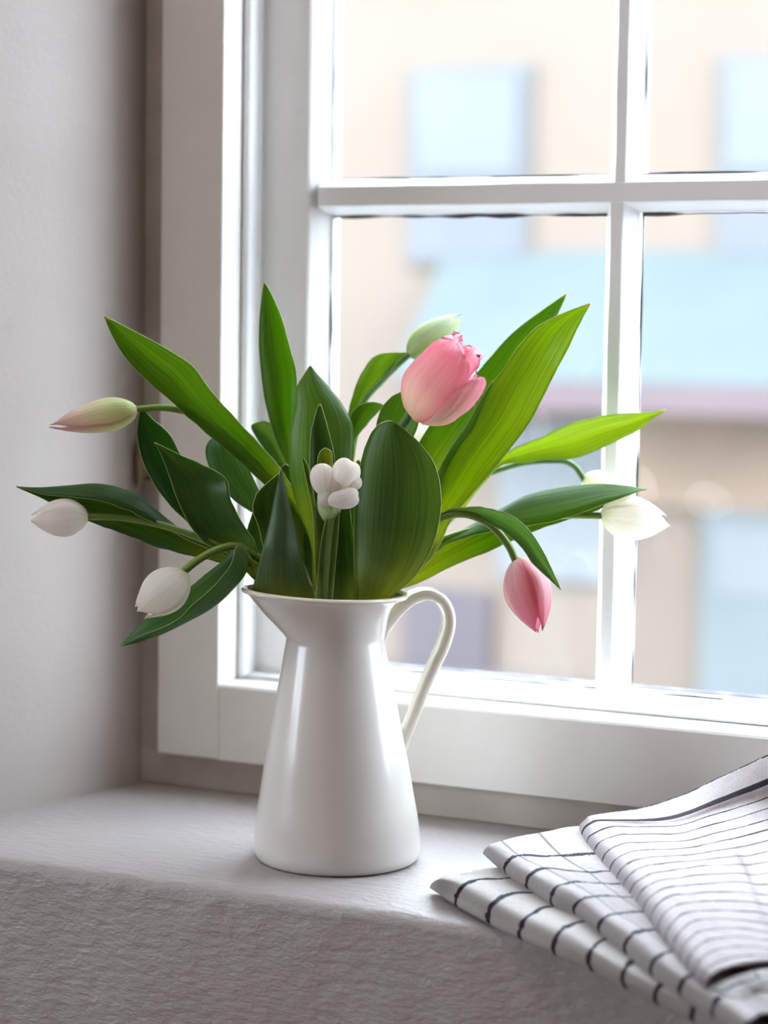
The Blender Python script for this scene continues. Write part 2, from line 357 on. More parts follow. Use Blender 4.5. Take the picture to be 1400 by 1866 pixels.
# sash: stiles, rails, glazing bars; glass plane at y = .235
SX0, SX1 = XL+0.006, XR-0.006
GL = 0.235; FRT = 0.2155
gx = [(-0.1285, 0.1275), (0.1565, 0.4125), (0.4415, 0.6975)]
gz = [(0.1095, 0.5070), (0.5380, 0.9330), (0.9640, 1.3350)]
prism('sash_stile', [(SX0, FRT+0.002), (SX0+0.002, FRT), (-0.1435, FRT), (-0.1415, FRT+0.0015), (-0.1285, GL), (-0.1285, 0.25), (SX0, 0.25)], 'z', 0.1005, FT-0.003, M['paint'], w1)
prism('sash_stile', [(SX1, FRT), (0.711, FRT), (0.6975, GL), (0.6975, 0.25), (SX1, 0.25)], 'z', 0.1005, FT-0.003, M['paint'], w1)
prism('sash_rail', [(FRT-0.0003, 0.1002), (FRT-0.0003, 0.1022), (GL, 0.1095), (0.25, 0.1095), (0.25, 0.1002)], 'x', SX0+0.003, SX1-0.003, M['paint'], w1)
prism('sash_rail', [(FRT-0.0003, FT-0.004), (FRT-0.0003, 1.347), (GL, 1.335), (0.25, 1.335), (0.25, FT-0.004)], 'x', SX0+0.003, SX1-0.003, M['paint'], w1)
def wavy_bar(name, horiz, c, hw, ff, a, b, slant=0.0):
    """glazing bar: narrow front, bevels back to the glass, edges slightly uneven; c centre, hw half width at glass, ff half front width"""
    n = 40; rows = []; uvs = []; fr_ = FRT if horiz else FRT+0.0006
    for i in range(n+1):
        t = a+(b-a)*i/n
        w = [noise.noise(Vector((t*16, c*20, k*7.3)))*0.0008 for k in range(4)]
        cc = c + slant*(t-(a+b)/2)
        sec = [(cc-hw+w[0], 0.245), (cc-hw+w[0], GL), (cc-ff-0.001+w[1], fr_+0.001), (cc-ff+w[1], fr_), (cc+ff+w[2], fr_), (cc+ff+0.001+w[2], fr_+0.001), (cc+hw+w[3], GL), (cc+hw+w[3], 0.245), (cc-hw+w[0], 0.245)]
        rows.append([((t, y, s) if horiz else (s, y, t)) for s, y in sec]); uvs.append([(0, 0)]*len(sec))
    o = grid(name, rows, uvs, M['paint'], w1)
    for p in o.data.polygons: p.use_smooth = False
    return o
for z in (0.5225, 0.9485):
    for a, b in ((-0.134, 0.1412), (0.1412, 0.4262), (0.4262, 0.703)): wavy_bar('glazing_bar', True, z, 0.0155, 0.0078, a, b)
for x in (0.142, 0.427):
    for i, (a, b) in enumerate(((0.1045, 0.5147), (0.5303, 0.9407), (0.9563, 1.341))):
        wavy_bar('glazing_bar', False, x - (0.002 if i == 0 else 0), 0.0145, 0.0042 if i else 0.005, a-0.006, b+0.006)
# dark cracked putty lines round each pane and the panes
def seam(x0, x1, z0, z1, seed, w=0.0016):
    horiz = abs(x1-x0) > abs(z1-z0); n = 44; L = max(abs(x1-x0), abs(z1-z0)); rows = []; uvs = []
    for i in range(n+1):
        t = i/n; a = w*(0.25+1.3*max(0, noise.noise(Vector((t*L*28, seed*3.1, 0)))+0.35)); b = w*0.35*noise.noise(Vector((t*L*40, seed, 5)))
        c = (x0+(x1-x0)*t, z0+(z1-z0)*t)
        o1, o2 = (-a+b, a*0.6+b)
        sec = [(o1, GL-0.0006), ((o1+o2)/2, GL-0.0016), (o2, GL-0.0006)]
        rows.append([((c[0], y, c[1]+o) if horiz else (c[0]+o, y, c[1])) for o, y in sec]); uvs.append([(0, 0)]*3)
    return grid('putty_seam', rows, uvs, M['putty'], w1)
k = 0
for (x0, x1) in gx:
    for (z0, z1) in gz:
        k += 1
        box('pane', x0-0.003, x1+0.003, GL+0.0004, GL+0.003, z0-0.003, z1+0.003, M['glass'], w1)
        seam(x0+0.0005, x1-0.0005, z1-0.0012, z1-0.0012, k, 0.0021)
        seam(x0+0.0008, x0+0.0008, z0, z1, k+20, 0.0014 if z0 < 0.5 else 0.0007)
        seam(x0, x1, z0+0.0006, z0+0.0006, k+40, 0.0012)
# weathered outer ledge seen through the lowest panes
prism('outer_ledge', [(0.251, 0.098), (0.251, 0.113), (0.335, 0.098), (0.335, 0.08)], 'x', -0.25, 0.82, M['snow'], w1)
# latch hook on the frame's left
box('hinge', -0.2835, -0.272, 0.1585, 0.174, 0.272, 0.298, M['brass'], w1, 0.002)
tube('hinge_pin', [(-0.2775, 0.158, 0.266, 0.0035), (-0.2775, 0.158, 0.285, 0.0035), (-0.2775, 0.158, 0.304, 0.0035)], M['brass'], w1)

# ------------------------------------------------------------------ across the street
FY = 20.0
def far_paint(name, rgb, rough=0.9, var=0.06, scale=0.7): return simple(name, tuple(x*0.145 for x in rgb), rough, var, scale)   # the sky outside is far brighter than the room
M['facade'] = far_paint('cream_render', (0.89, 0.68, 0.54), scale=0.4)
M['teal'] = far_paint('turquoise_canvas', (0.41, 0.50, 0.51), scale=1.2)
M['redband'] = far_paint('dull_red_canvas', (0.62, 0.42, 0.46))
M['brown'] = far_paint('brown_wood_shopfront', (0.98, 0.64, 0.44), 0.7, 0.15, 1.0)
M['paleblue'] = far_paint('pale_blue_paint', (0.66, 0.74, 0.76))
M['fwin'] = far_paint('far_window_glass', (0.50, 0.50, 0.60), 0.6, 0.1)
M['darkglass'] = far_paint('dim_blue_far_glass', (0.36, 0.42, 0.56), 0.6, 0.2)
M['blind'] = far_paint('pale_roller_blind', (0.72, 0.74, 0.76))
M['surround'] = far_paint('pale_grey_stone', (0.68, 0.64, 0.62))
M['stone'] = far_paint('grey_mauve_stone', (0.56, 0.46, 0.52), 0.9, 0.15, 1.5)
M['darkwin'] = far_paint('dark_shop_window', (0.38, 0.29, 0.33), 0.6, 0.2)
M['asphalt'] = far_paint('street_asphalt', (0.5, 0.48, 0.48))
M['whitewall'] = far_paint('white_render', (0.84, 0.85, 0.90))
bl = tag(empty('building', (-7, FY, -4.2)), 'cream rendered building with blue-grey windows across the street behind the panes', 'building')
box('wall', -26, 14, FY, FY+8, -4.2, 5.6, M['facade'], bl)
def far_window(x0, x1, z0, z1, blind=0.55):
    f = box('window_frame', x0-0.1, x1+0.1, FY-0.08, FY-0.005, z0-0.1, z1+0.1, M['surround'], bl, 0.02)
    box('pane', x0, x1, FY-0.10, FY-0.082, z0, z1, M['fwin'], f)
    box('roller_blind', x0+0.05, x1-0.05, FY-0.13, FY-0.102, z1-(z1-z0)*blind, z1-0.05, M['blind'], f)
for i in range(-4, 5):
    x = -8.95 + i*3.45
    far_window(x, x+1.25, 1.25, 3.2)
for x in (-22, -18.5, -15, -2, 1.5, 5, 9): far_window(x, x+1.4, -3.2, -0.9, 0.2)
box('string_course', -26, 14, FY-0.18, FY-0.01, 4.7, 4.95, M['facade'], bl)
# shopfront under the awning
box('shopfront_panel', -6.45, -3.2, FY-0.14, FY-0.01, -1.35, -0.25, M['brown'], bl, 0.02)
box('shop_window', -9.0, -7.95, FY-0.12, FY-0.01, -3.25, -2.35, M['darkwin'], bl, 0.02)
box('stone_panel', -10.0, -6.9, FY-0.2, FY-0.01, -4.2, -3.25, M['stone'], bl, 0.02)
box('white_panel', -7.9, -6.5, FY-0.10, FY-0.01, -2.2, -0.5, M['whitewall'], bl, 0.02)
dr = box('door', -5.6, -4.3, FY-0.16, FY-0.01, -3.95, -1.35, M['paleblue'], bl, 0.02)
box('door_pane', -5.45, -4.45, FY-0.18, FY-0.162, -2.2, -1.5, M['whitewall'], dr)
aw = tag(empty('awning', (-6.2, FY, 1.0)), 'turquoise sloping awning with red valance on the building opposite', 'awning')
prism('canopy', [(FY-0.02, 1.32), (FY-1.3, -0.02), (FY-1.3, -0.07), (FY-0.02, 1.25)], 'x', -8.6, -3.4, M['teal'], aw)
box('valance', -8.55, -3.45, FY-1.32, FY-1.29, -0.33, -0.05, M['redband'], aw)
tag(box('street', -40, 30, 0.8, FY+8, -4.4, -4.2, M['asphalt']), kind='structure')['label'] = 'asphalt street far below the window'

# ------------------------------------------------------------------ the jug
jug = tag(empty('jug', (0, 0, 0)), 'glossy cream white enamel jug with flared spout standing on the sill', 'jug')
JR = (r0.x, r0.y); ja = math.atan2(r0.y, r0.x) + R(10)       # handle direction, turned slightly away from the lens
def jug_rows(prof_, inner=False, seg=72):
    rows = []
    for (z, r_, sp, sh, tilt) in prof_:      # z, radius, spout reach, shift to spout side, rim lift at spout
        row = []
        for k in range(seg):
            a = 2*math.pi*k/seg; c = math.cos(a - math.pi)
            lobe = max(0, c)**3.2
            rad = r_ + sp*lobe
            x, y = rad*math.cos(a) - sh - z*0.024, rad*math.sin(a)*(1-0.04*min(1, sp/0.02)*max(0, c)**2)
            zz = z + tilt*(0.35*c + 0.65*lobe)
            row.append((x*math.cos(ja)-y*math.sin(ja), x*math.sin(ja)+y*math.cos(ja), zz))
        rows.append(row)
    return rows
outer = [(0.000, 0.0560, 0, 0, 0), (0.0005, 0.0600, 0, 0, 0), (0.003, 0.0628, 0, 0, 0), (0.008, 0.0642, 0, 0, 0), (0.018, 0.0640, 0, 0, 0), (0.035, 0.0622, 0, 0, 0),
         (0.055, 0.0588, 0, 0, 0), (0.078, 0.0550, 0, 0, 0), (0.103, 0.0503, 0, 0, 0), (0.125, 0.0462, 0, 0, 0), (0.145, 0.0424, 0, 0, 0),
         (0.158, 0.0400, 0, 0, 0), (0.166, 0.0385, 0, 0, 0), (0.170, 0.0379, 0.000, 0, 0), (0.1735, 0.0381, 0.001, 0, 0), (0.180, 0.0395, 0.0055, 0, 0),
         (0.188, 0.0410, 0.0120, 0, 0.0005), (0.196, 0.0440, 0.0165, 0.000, 0.0015), (0.2015, 0.0490, 0.0165, 0.000, 0.0025), (0.2045, 0.0550, 0.0142, 0, 0.003)]
inner = [(0.2045-0.0003, 0.0538, 0.0138, 0, 0.003), (0.200, 0.0462, 0.0165, 0, 0.0025), (0.188, 0.0395, 0.0108, 0, 0.0005), (0.174, 0.0366, 0.0005, 0, 0), (0.15, 0.0400, 0, 0, 0), (0.10, 0.0492, 0, 0, 0), (0.05, 0.0582, 0, 0, 0), (0.01, 0.06, 0, 0, 0), (0.004, 0.05, 0, 0, 0), (0.004, 0.002, 0, 0, 0)]
def ring_mesh(name, rows, mat, parent, cap=None):
    seg = len(rows[0]); vs = [p for r_ in rows for p in r_]; fs = []
    for i in range(len(rows)-1):
        for k in range(seg): fs.append((i*seg+k, i*seg+(k+1) % seg, (i+1)*seg+(k+1) % seg, (i+1)*seg+k))
    if cap == 'first': fs.append(tuple(range(seg))[::-1])
    me = bpy.data.meshes.new(name); me.from_pydata(vs, [], fs); o = link(name, me, mat, parent); return o
orow = [tuple(x) for x in catmull(outer, 3)]; irow = [tuple(x) for x in catmull(inner, 3)]
body = ring_mesh('body', jug_rows(orow)+jug_rows(irow), M['enamel'], jug, 'first')
# rolled rim
rimrow = []
for k in range(11):
    a = 2*math.pi*k/10; rimrow.append((0.2058+0.0019*math.sin(a), 0.0545+0.0023*math.cos(a), 0.0149, 0, 0.003))
ring_mesh('rim', jug_rows(rimrow), M['rim'], jug)
# strap handle: a flat band with two raised edges, arched out and down
hp = [(690, 1170), (696, 1150), (712, 1125), (735, 1100), (757, 1086), (781, 1082), (803, 1092), (815, 1113), (817, 1140), (807, 1175), (790, 1212), (771, 1255), (754, 1300), (739, 1338), (731, 1364)]
hd = 1.2
ctr = [P(x, y, hd - 0.6*abs(i-7)/7) for i, (x, y) in enumerate(hp)]
ctr = [Vector(p) for p in catmull([tuple(c) for c in ctr], 5)]
rows = []; bin_ = Vector((-math.sin(ja), math.cos(ja), 0))
NC = 28
for i, c in enumerate(ctr):
    a = ctr[max(i-1, 0)]; b = ctr[min(i+1, len(ctr)-1)]; t = (b-a).normalized(); nrm = t.cross(bin_).normalized()
    f = i/(len(ctr)-1); hw = 0.0125 - 0.004*abs(2*f-0.7); row = []
    for k in range(NC):
        an = 2*math.pi*k/NC; sx = math.cos(an); sy = math.sin(an)
        x = hw*math.copysign(abs(sx)**0.6, sx)
        edge = 0.0030 + 0.0022*math.exp(-((abs(x)/hw-0.82)/0.2)**2) + 0.0010*math.exp(-(x/hw/0.25)**2)
        y = edge*math.copysign(abs(sy)**0.8, sy)
        row.append(c + bin_*x + nrm*y)
    rows.append(row)
ring_mesh('handle', [[tuple(p) for p in r_] for r_ in rows], M['handle'], jug)

# ------------------------------------------------------------------ the tulips
C_DARK = (0.060, 0.142, 0.040, 1); C_MID = (0.080, 0.200, 0.034, 1); C_BRIGHT = (0.140, 0.280, 0.022, 1); C_BLUE = (0.085, 0.200, 0.110, 1)
C_PALE = (0.13, 0.26, 0.07, 1); C_STEM = (0.20, 0.32, 0.06, 1); C_SAGE = (0.105, 0.190, 0.105, 1)
def leaf(parent, st, color, nsub=5, nc=15, rip=0.0, three=False, thick=0.0005):
    """st, base to tip. two rails: (ax,ay,bx,by,depth,cup,tilt); three rails: (ax,ay,ad, mx,my,md, bx,by,bd) - picture px and cm of depth"""
    q = catmull(st, nsub); rows = []; uvs = []; N = len(q)-1; sd_ = random.random()*50
    for i, s_ in enumerate(q):
        v = i/N; row = []; uv = []
        if three: A, Mm, B = P(*s_[0:3]), P(*s_[3:6]), P(*s_[6:9])
        else:
            ax, ay, bx, by, d, cup, tilt = s_
            A, B = P(ax, ay, d-tilt/2), P(bx, by, d+tilt/2); Mm = P((ax+bx)/2, (ay+by)/2, d+cup)
        K = Mm*2 - (A+B)*0.5       # quadratic through A, M, B
        for j in range(nc):
            u = j/(nc-1); p = A*(1-u)**2 + K*(2*u*(1-u)) + B*u*u
            if rip: p = p + FW*(rip/100*noise.noise(Vector((v*7, u*1.5, sd_)))*(0.3+1.4*abs(u-0.5)))
            p = p + FW*(0.0009*math.exp(-((u-0.5)/0.09)**2)*math.sin(math.pi*min(1, v*1.05)))
            e = (abs(u-0.5)*2)**3*0.0006*math.sin(math.pi*min(1, v*1.02))
            p = p + UP*(e*noise.noise(Vector((v*22, sd_, u*2)))*2)
            row.append(p); uv.append((u, v))
        rows.append(row); uvs.append(uv)
    o = grid('leaf', rows, uvs, [M['leaf'], M['leaf_rim']], parent, thick, 1); o.color = color; return o
def stem(parent, pts, rad=0.28, color=C_STEM):
    q = [(*P(x, y, d), rad/100*(0.92+0.16*i/len(pts))) for i, (x, y, d) in enumerate(pts)]
    o = tube('stem', q, M['stem'], parent, 12, 6); o.color = color; return o
def bud(parent, base, tip, rad, mat, spin=0.0, openn=0.10, frill=0.0, inner=False, fat=0.36, tipr=0.10, wmul=1.0, curl=0.0, lens=None):
    B, T = P(*base), P(*tip); ax = T-B; L = ax.length; ax.normalize()
    s = (FW*-1 - ax*(FW*-1).dot(ax)).normalized(); w = ax.cross(s); out = []
    rad /= 100
    def prof_(t, o_):
        t1 = max(t, 0.0)
        a = math.sin(min(1, t1/fat)*math.pi/2)**0.62 if t1 < fat else 1 - (1-tipr-o_)*(((t1-fat)/(1-fat))**1.9)
        return 0.10 + 0.90*a if t1 < fat else a
    for layer in ((1, 0) if inner else (1,)):
        for k in range(3):
            an = spin + k*2*math.pi/3 + (0 if layer else math.pi/3); rows = []; uvs = []; nv, nu = 20, 13
            rs = 1.0 if layer else 0.90; ll = L*((1.0 if layer else 0.985) + random.uniform(-0.03, 0.0)); o_ = openn if layer else openn*0.6
            if lens: ll *= lens[k % len(lens)] if layer else 1
            hw = R(66)*wmul
            for i in range(nv+1):
                t = i/nv; row = []; uv = []
                rr = rad*rs*prof_(t, o_)
                ws = hw*(0.95+0.05*math.sin(min(1, t/0.5)*math.pi/2))*(1-max(0, (t-0.66)/0.34)**2.6)**0.6 if t < 1 else 0.02
                ws = max(ws, 0.10)
                for j in range(nu):
                    u = j/(nu-1)*2-1; a = an + u*ws
                    lift = rad*(0.035*layer*(1-u*u) - 0.02 + 0.050*abs(u)**3*(1 if layer else 0.3) + 0.022*math.cos(u*7.0+k)*math.sin(math.pi*t) + 0.02*noise.noise(Vector((u*3+k*5, t*1.5, rad*400))))
                    r_ = rr + lift*min(1, t*3)
                    h = t*ll - (u*u)*0.05*ll*max(0, t-0.5)*2
                    if frill:
                        f = frill*max(0, (t-0.6)/0.4)**1.5
                        r_ += rad*f*noise.noise(Vector((a*3.3+k*9, t*3, layer*5+3.3)))*1.2 + rad*f*0.25*u*u
                        h += rad*f*noise.noise(Vector((a*5+k*3, 2.2, layer*8)))*0.8
                    if curl: r_ += rad*curl*max(0, (t-0.8)/0.2)**2
                    row.append(B + ax*h + (s*math.cos(a)+w*math.sin(a))*r_); uv.append(((u+1)/2, t))
                rows.append(row); uvs.append(uv)
            o = grid('petal', rows, uvs, mat, parent)
            out.append(o)
    return out
def tulip(label, pos=(0, 0, 0.02), group=None):
    return tag(empty('tulip', pos), label, 'tulip', group or 'tulips in the white jug')
N0 = (606, 1140, 0.3)       # the jug's neck
G0 = (610, 1175, 0.2)
def foot(dx=0.0, dd=0.0): return [(608+dx*1.2, 1310, dd*0.8), (610+dx*0.8, 1190, dd*0.8), (612+dx*1.2, 1130, dd)]

# 1 the green and pink bud, far left, with the long leaf above it
t = tulip('closed green tulip bud blushed pink, uppermost on the left')
stem(t, foot(-22, 1.0) + [(560, 1010, 1), (520, 900, 0.6), (460, 822, 0.3), (380, 765, 0), (310, 744, -0.3), (246, 746, -0.4)], 0.26)
bud(t, (252, 746, -0.4), (86, 777, -1.2), 1.28, M['p_blush'], R(25), openn=0.0, tipr=0.05, fat=0.32)
leaf(t, [(606, 1170, 588, 1180, 0.5, 0.1, 0), (590, 1060, 562, 1070, 0.0, 0.3, 0.3), (566, 960, 540, 968, -0.3, 0.5, 0.4), (535, 893, 505, 912, -0.5, 0.5, 0.5), (508, 850, 478, 880, -0.8, 0.5, 0.7), (478, 815, 437, 840, -1.0, 0.5, 0.9),
         (438, 772, 392, 802, -1.2, 0.6, 1.2), (408, 740, 350, 767, -1.4, 0.8, 1.3), (378, 705, 312, 732, -1.6, 0.9, 1.4), (352, 667, 275, 700, -1.9, 0.9, 1.3), (308, 638, 235, 660, -2.1, 0.8, 1.1), (252, 607, 206, 615, -2.4, 0.4, 0.6), (191, 576, 190, 577, -2.6, 0, 0)], (0.085, 0.205, 0.012, 1), rip=0.25)
leaf(t, [(556, 1070, 575, 1060, 2.5, 0.2, 0), (525, 960, 545, 955, 2.6, 0.3, 0), (495, 880, 518, 866, 2.5, 0.3, 0.3), (458, 833, 478, 820, 2.4, 0.4, 0.4), (425, 800, 440, 782+10, 2.0, 0.4, 0.3), (396, 794, 412, 790, 1.2, 0.3, 0.2),
         (376, 812, 432, 812, 0.6, 0.3, 0.3), (378, 842, 448, 842, 0.3, 0.6, 0.4), (396, 876, 463, 875, 0.2, 0.7, 0.4), (425, 910, 474, 902, 0.4, 0.5, 0.3), (466, 938, 470, 936, 0.8, 0, 0)], C_BLUE, nsub=6)
# 2 white bud at the far left edge
t = tulip('small white tulip bud at the far left edge, stem lying under a folded leaf')
stem(t, foot(-26, -1.0) + [(560, 1085, -1), (490, 1045, -1.2), (420, 1005, -1.3), (350, 975, -1.5), (290, 956, -1.7), (220, 943, -1.9), (156, 941, -2)], 0.27)
bud(t, (162, 941, -2), (53, 946, -2.5), 1.42, M['p_white'], R(-20), openn=0.06, fat=0.42, tipr=0.12)
leaf(t, [(585, 1160, -.6, 590, 1150, 0, 600, 1165, -.3), (510, 1075, -1, 515, 1062, -0.2, 520, 1080, -0.2), (430, 1022, -1.2, 435, 1002, -0.4, 440, 1040, -0.4), (345, 985, -1.4, 350, 975, -0.2, 385, 1022, -0.6), (300, 962, -1.8, 306, 948, -0.5, 325, 1008, -0.8), (262, 944, -2.4, 268, 914, -0.6, 280, 995, -0.9),
         (225, 926, -2.6, 224, 893, -0.6, 238, 978, -1.0), (178, 912, -2.7, 178, 884, -0.8, 190, 960, -1.1), (120, 905, -2.6, 122, 887, -1.2, 132, 938, -1.4), (75, 900, -2.4, 72, 889, -1.8, 84, 912, -1.8), (30, 886, -2.2, 30, 887, -2.2, 31, 888, -2.2)], C_DARK, three=True)
# 3 white bud hanging lower left
t = tulip('drooping white tulip lowest on the left, lying in a folded leaf')
stem(t, foot(-28, -2.2) + [(565, 1075, -2.2), (510, 1040, -2.4), (462, 1010, -2.6), (430, 995, -2.8), (395, 1002, -3), (362, 1020, -3), (334, 1042, -3)], 0.29)
bud(t, (342, 1044, -3), (250, 1118, -3.4), 1.72, M['p_white'], R(8), openn=0.12, fat=0.45, tipr=0.15, curl=0.1)
leaf(t, [(585, 1165, -1, 590, 1155, -2, 600, 1165, -1.4), (540, 1078, -1.6, 535, 1085, -2.6, 530, 1064, -3), (475, 1035, -2.2, 470, 1050, -3, 462, 1020, -3.6), (437, 992, -2.4, 453, 1000, -3.2, 432, 994, -4.0), (415, 1012, -2.2, 450, 1040, -3.2, 421, 1028, -4.4), (380, 1042, -2.0, 420, 1078, -3.2, 385, 1072, -4.8),
         (342, 1074, -2.0, 385, 1108, -3.2, 355, 1098, -5.0), (305, 1100, -2.2, 340, 1131, -3.4, 325, 1128, -4.8), (268, 1128, -2.8, 290, 1156, -3.6, 280, 1150, -4.4), (240, 1153, -3.3, 252, 1170, -3.8, 250, 1162, -4.1), (220, 1177, -3.8, 220, 1178, -3.8, 221, 1177, -3.8)], C_BLUE, three=True)
leaf(t, [(588, 1160, 605, 1160, -1.5, 0.2, 0), (470, 1062, 520, 1070, -2.0, 0.5, -0.4), (425, 1015, 480, 1035, -2.2, 0.9, -0.6), (372, 988, 464, 985, -2.4, 1.2, -0.8), (345, 956, 440, 950, -2.6, 1.3, -0.9), (327, 920, 420, 908, -2.7, 1.2, -0.8), (312, 880, 412, 872, -2.7, 1.0, -0.7), (302, 850, 370, 848, -2.8, 0.7, -0.6), (290, 822, 325, 827, -2.9, 0.4, -0.3), (281, 806, 284, 807, -3.0, 0, 0)], C_DARK, rip=0.5)
leaf(t, [(585, 1160, 600, 1150, 0, 0.2, 0), (470, 1060, 500, 1040, 0.2, 0.5, 0), (400, 1000, 440, 985, 0.3, 0.7, 0), (340, 950, 395, 930, 0.3, 0.8, 0.2), (295, 903, 365, 895, 0.2, 0.8, 0.3), (264, 850, 340, 852, 0, 0.7, 0.3), (251, 805, 312, 795, -0.2, 0.5, 0.3), (251, 772, 283, 768, -0.4, 0.3, 0.2), (257, 743, 259, 744, -0.5, 0, 0)], (0.03, 0.11, 0.022, 1))
# 4 the open pink tulip
t = tulip('large pink tulip with frilled petals opening at the top centre')
stem(t, foot(16, -0.5) + [(672, 1000, -1.0), (692, 900, -1.4), (714, 815, -1.8), (750, 752, -2)], 0.40, C_MID)
PF = M['p_pink']
bud(t, (752, 764, -2), (856, 632, -2.6), 2.62, PF, R(-28), openn=0.47, frill=0.30, fat=0.38, tipr=0.16, curl=0.02, lens=(1.03, 0.86, 1.0), wmul=1.02)
bud(t, (790, 716, -2), (862, 622, -2.4), 1.45, PF, R(20), openn=0.45, frill=0.7, fat=0.4, tipr=0.3, inner=False)
o = leaf(t, [(768, 774, 790, 775, -4.5, -0.1, 0), (786, 762, 822, 768, -4.7, -0.3, 0.4), (803, 742, 854, 748, -4.6, -0.4, 0.7), (818, 722, 876, 722, -4.4, -0.4, 0.9), (833, 706, 886, 702, -4.1, -0.3, 0.9), (850, 697, 884, 689, -3.9, -0.2, 0.6), (864, 692, 876, 686, -3.7, 0, 0.2)], (1, 1, 1, 1))
o.name = 'petal'; o.data.materials.clear(); o.data.materials.append(M['p_pink']); o.modifiers.clear()
leaf(t, [(618, 1190, 650, 1190, 0, 0.3, 0), (655, 1100, 690, 1100, 0.4, 0.4, -0.3), (694, 1052, 738, 1062, 0.4, 0.6, -0.4), (722, 1020, 792, 1010, 0.3, 0.8, -0.8), (752, 960, 822, 948, 0, 0.9, -1.0), (790, 905, 856, 905, -0.3, 1.0, -1.2), (804, 862, 890, 866, -0.5, 1.0, -1.3), (827, 812, 930, 818, -0.7, 1.1, -1.4), (866, 757, 967, 768, -0.9, 1.1, -1.4), (890, 710, 996, 712, -1.0, 1.0, -1.3), (920, 668, 1018, 668, -1.2, 0.9, -1.2), (948, 627, 1036, 634, -1.4, 0.8, -1.0), (982, 593, 1052, 600, -1.6, 0.5, -0.6), (1030, 569, 1066, 573, -1.8, 0.2, -0.3), (1075, 553, 1076, 555, -2.0, 0, 0)], C_BRIGHT, rip=0.35, nc=13)
leaf(t, [(740, 960, 760, 950, -0.4, 0.2, 0), (780, 905, 800, 895, -0.6, 0.1, 0.5), (797, 862, 808, 868, -0.7, 0.05, 0.9), (824, 814, 834, 820, -0.9, 0.05, 1.0), (852, 772, 864, 778, -1.1, 0.05, 0.9), (880, 722, 884, 730, -1.2, 0.02, 0.5), (899, 693, 900, 695, -1.2, 0, 0)], C_MID)
# the broad dark leaf in front
leaf(t, [(612, 1200, 645, 1200, -2.0, 0.3, 0), (640, 1130, 678, 1130, -2.2, 0.3, 0.2), (650, 1090, 712, 1090, -3.7, 0.6, 0.3), (646, 1040, 757, 1050, -5.2, 1.0, 0.8), (645, 985, 789, 995, -5.6, 1.3, 1.0), (646, 930, 803, 935, -5.8, 1.4, 1.0), (651, 880, 802, 882, -5.8, 1.4, 0.9), (660, 833, 789, 840, -5.7, 1.2, 0.8), (674, 794, 764, 806, -5.4, 0.9, 0.6), (692, 773, 742, 786, -5.0, 0.6, 0.4), (712, 767, 728, 776, -4.5, 0.3, 0.2), (723, 774, 724, 777, -4.2, 0, 0)], (0.085, 0.180, 0.052, 1), rip=0.45, nc=15)
# 5 green bud behind
t = tulip('closed green tulip bud with white streaks behind the big pink tulip')
stem(t, foot(10, 3.0) + [(630, 1000, 4.5), (632, 880, 6), (655, 750, 7), (700, 690, 7.5), (748, 643, 8)], 0.26, C_PALE)
bud(t, (743, 648, 8), (846, 574, 8.5), 1.36, M['p_green'], R(40), openn=0.02, tipr=0.06, fat=0.38)
leaf(t, [(618, 1180, 630, 1180, 2.5, 0.1, 0), (618, 960, 640, 960, 5.5, 0.3, 0), (622, 840, 645, 845, 6.4, 0.4, 0), (630, 775, 658, 770, 7, 0.6, 0), (641, 728, 668, 735, 7.2, 0.7, 0), (652, 695, 692, 704, 7.2, 0.7, 0.2), (672, 660, 722, 664, 7.2, 0.6, 0.3), (694, 645, 735, 650, 7.2, 0.3, 0.2), (742, 642, 744, 646, 7.4, 0, 0)], (0.12, 0.26, 0.06, 1))
leaf(t, [(614, 1180, 625, 1180, 2.2, 0.1, 0), (612, 960, 632, 960, 4.0, 0.3, 0), (618, 860, 640, 855, 4.8, 0.4, 0), (630, 790, 648, 803, 5.2, 0.5, 0), (642, 752, 668, 775, 5.2, 0.6, 0), (660, 736, 684, 756, 5, 0.5, 0), (682, 733, 696, 745, 4.8, 0.3, 0), (700, 738, 701, 740, 4.6, 0, 0)], C_MID)
leaf(t, [(618, 1180, 630, 1180, 1.5, 0.2, 0), (610, 980, 645, 980, 2.5, 0.5, 0), (560, 930, 590, 920, 2.6, 0.5, 0), (521, 842, 553, 830, 2.8, 0.5, 0), (500, 795, 540, 780, 2.8, 0.6, 0), (484, 735, 541, 733, 2.6, 0.7, 0.2), (476, 680, 540, 678, 2.4, 0.8, 0.3), (472, 630, 528, 632, 2.2, 0.8, 0.3), (473, 580, 514, 580, 2.0, 0.5, 0.2), (477, 540, 497, 540, 1.9, 0.2, 0.1), (481, 513, 483, 514, 1.8, 0, 0)], (0.075, 0.20, 0.014, 1), nc=13)
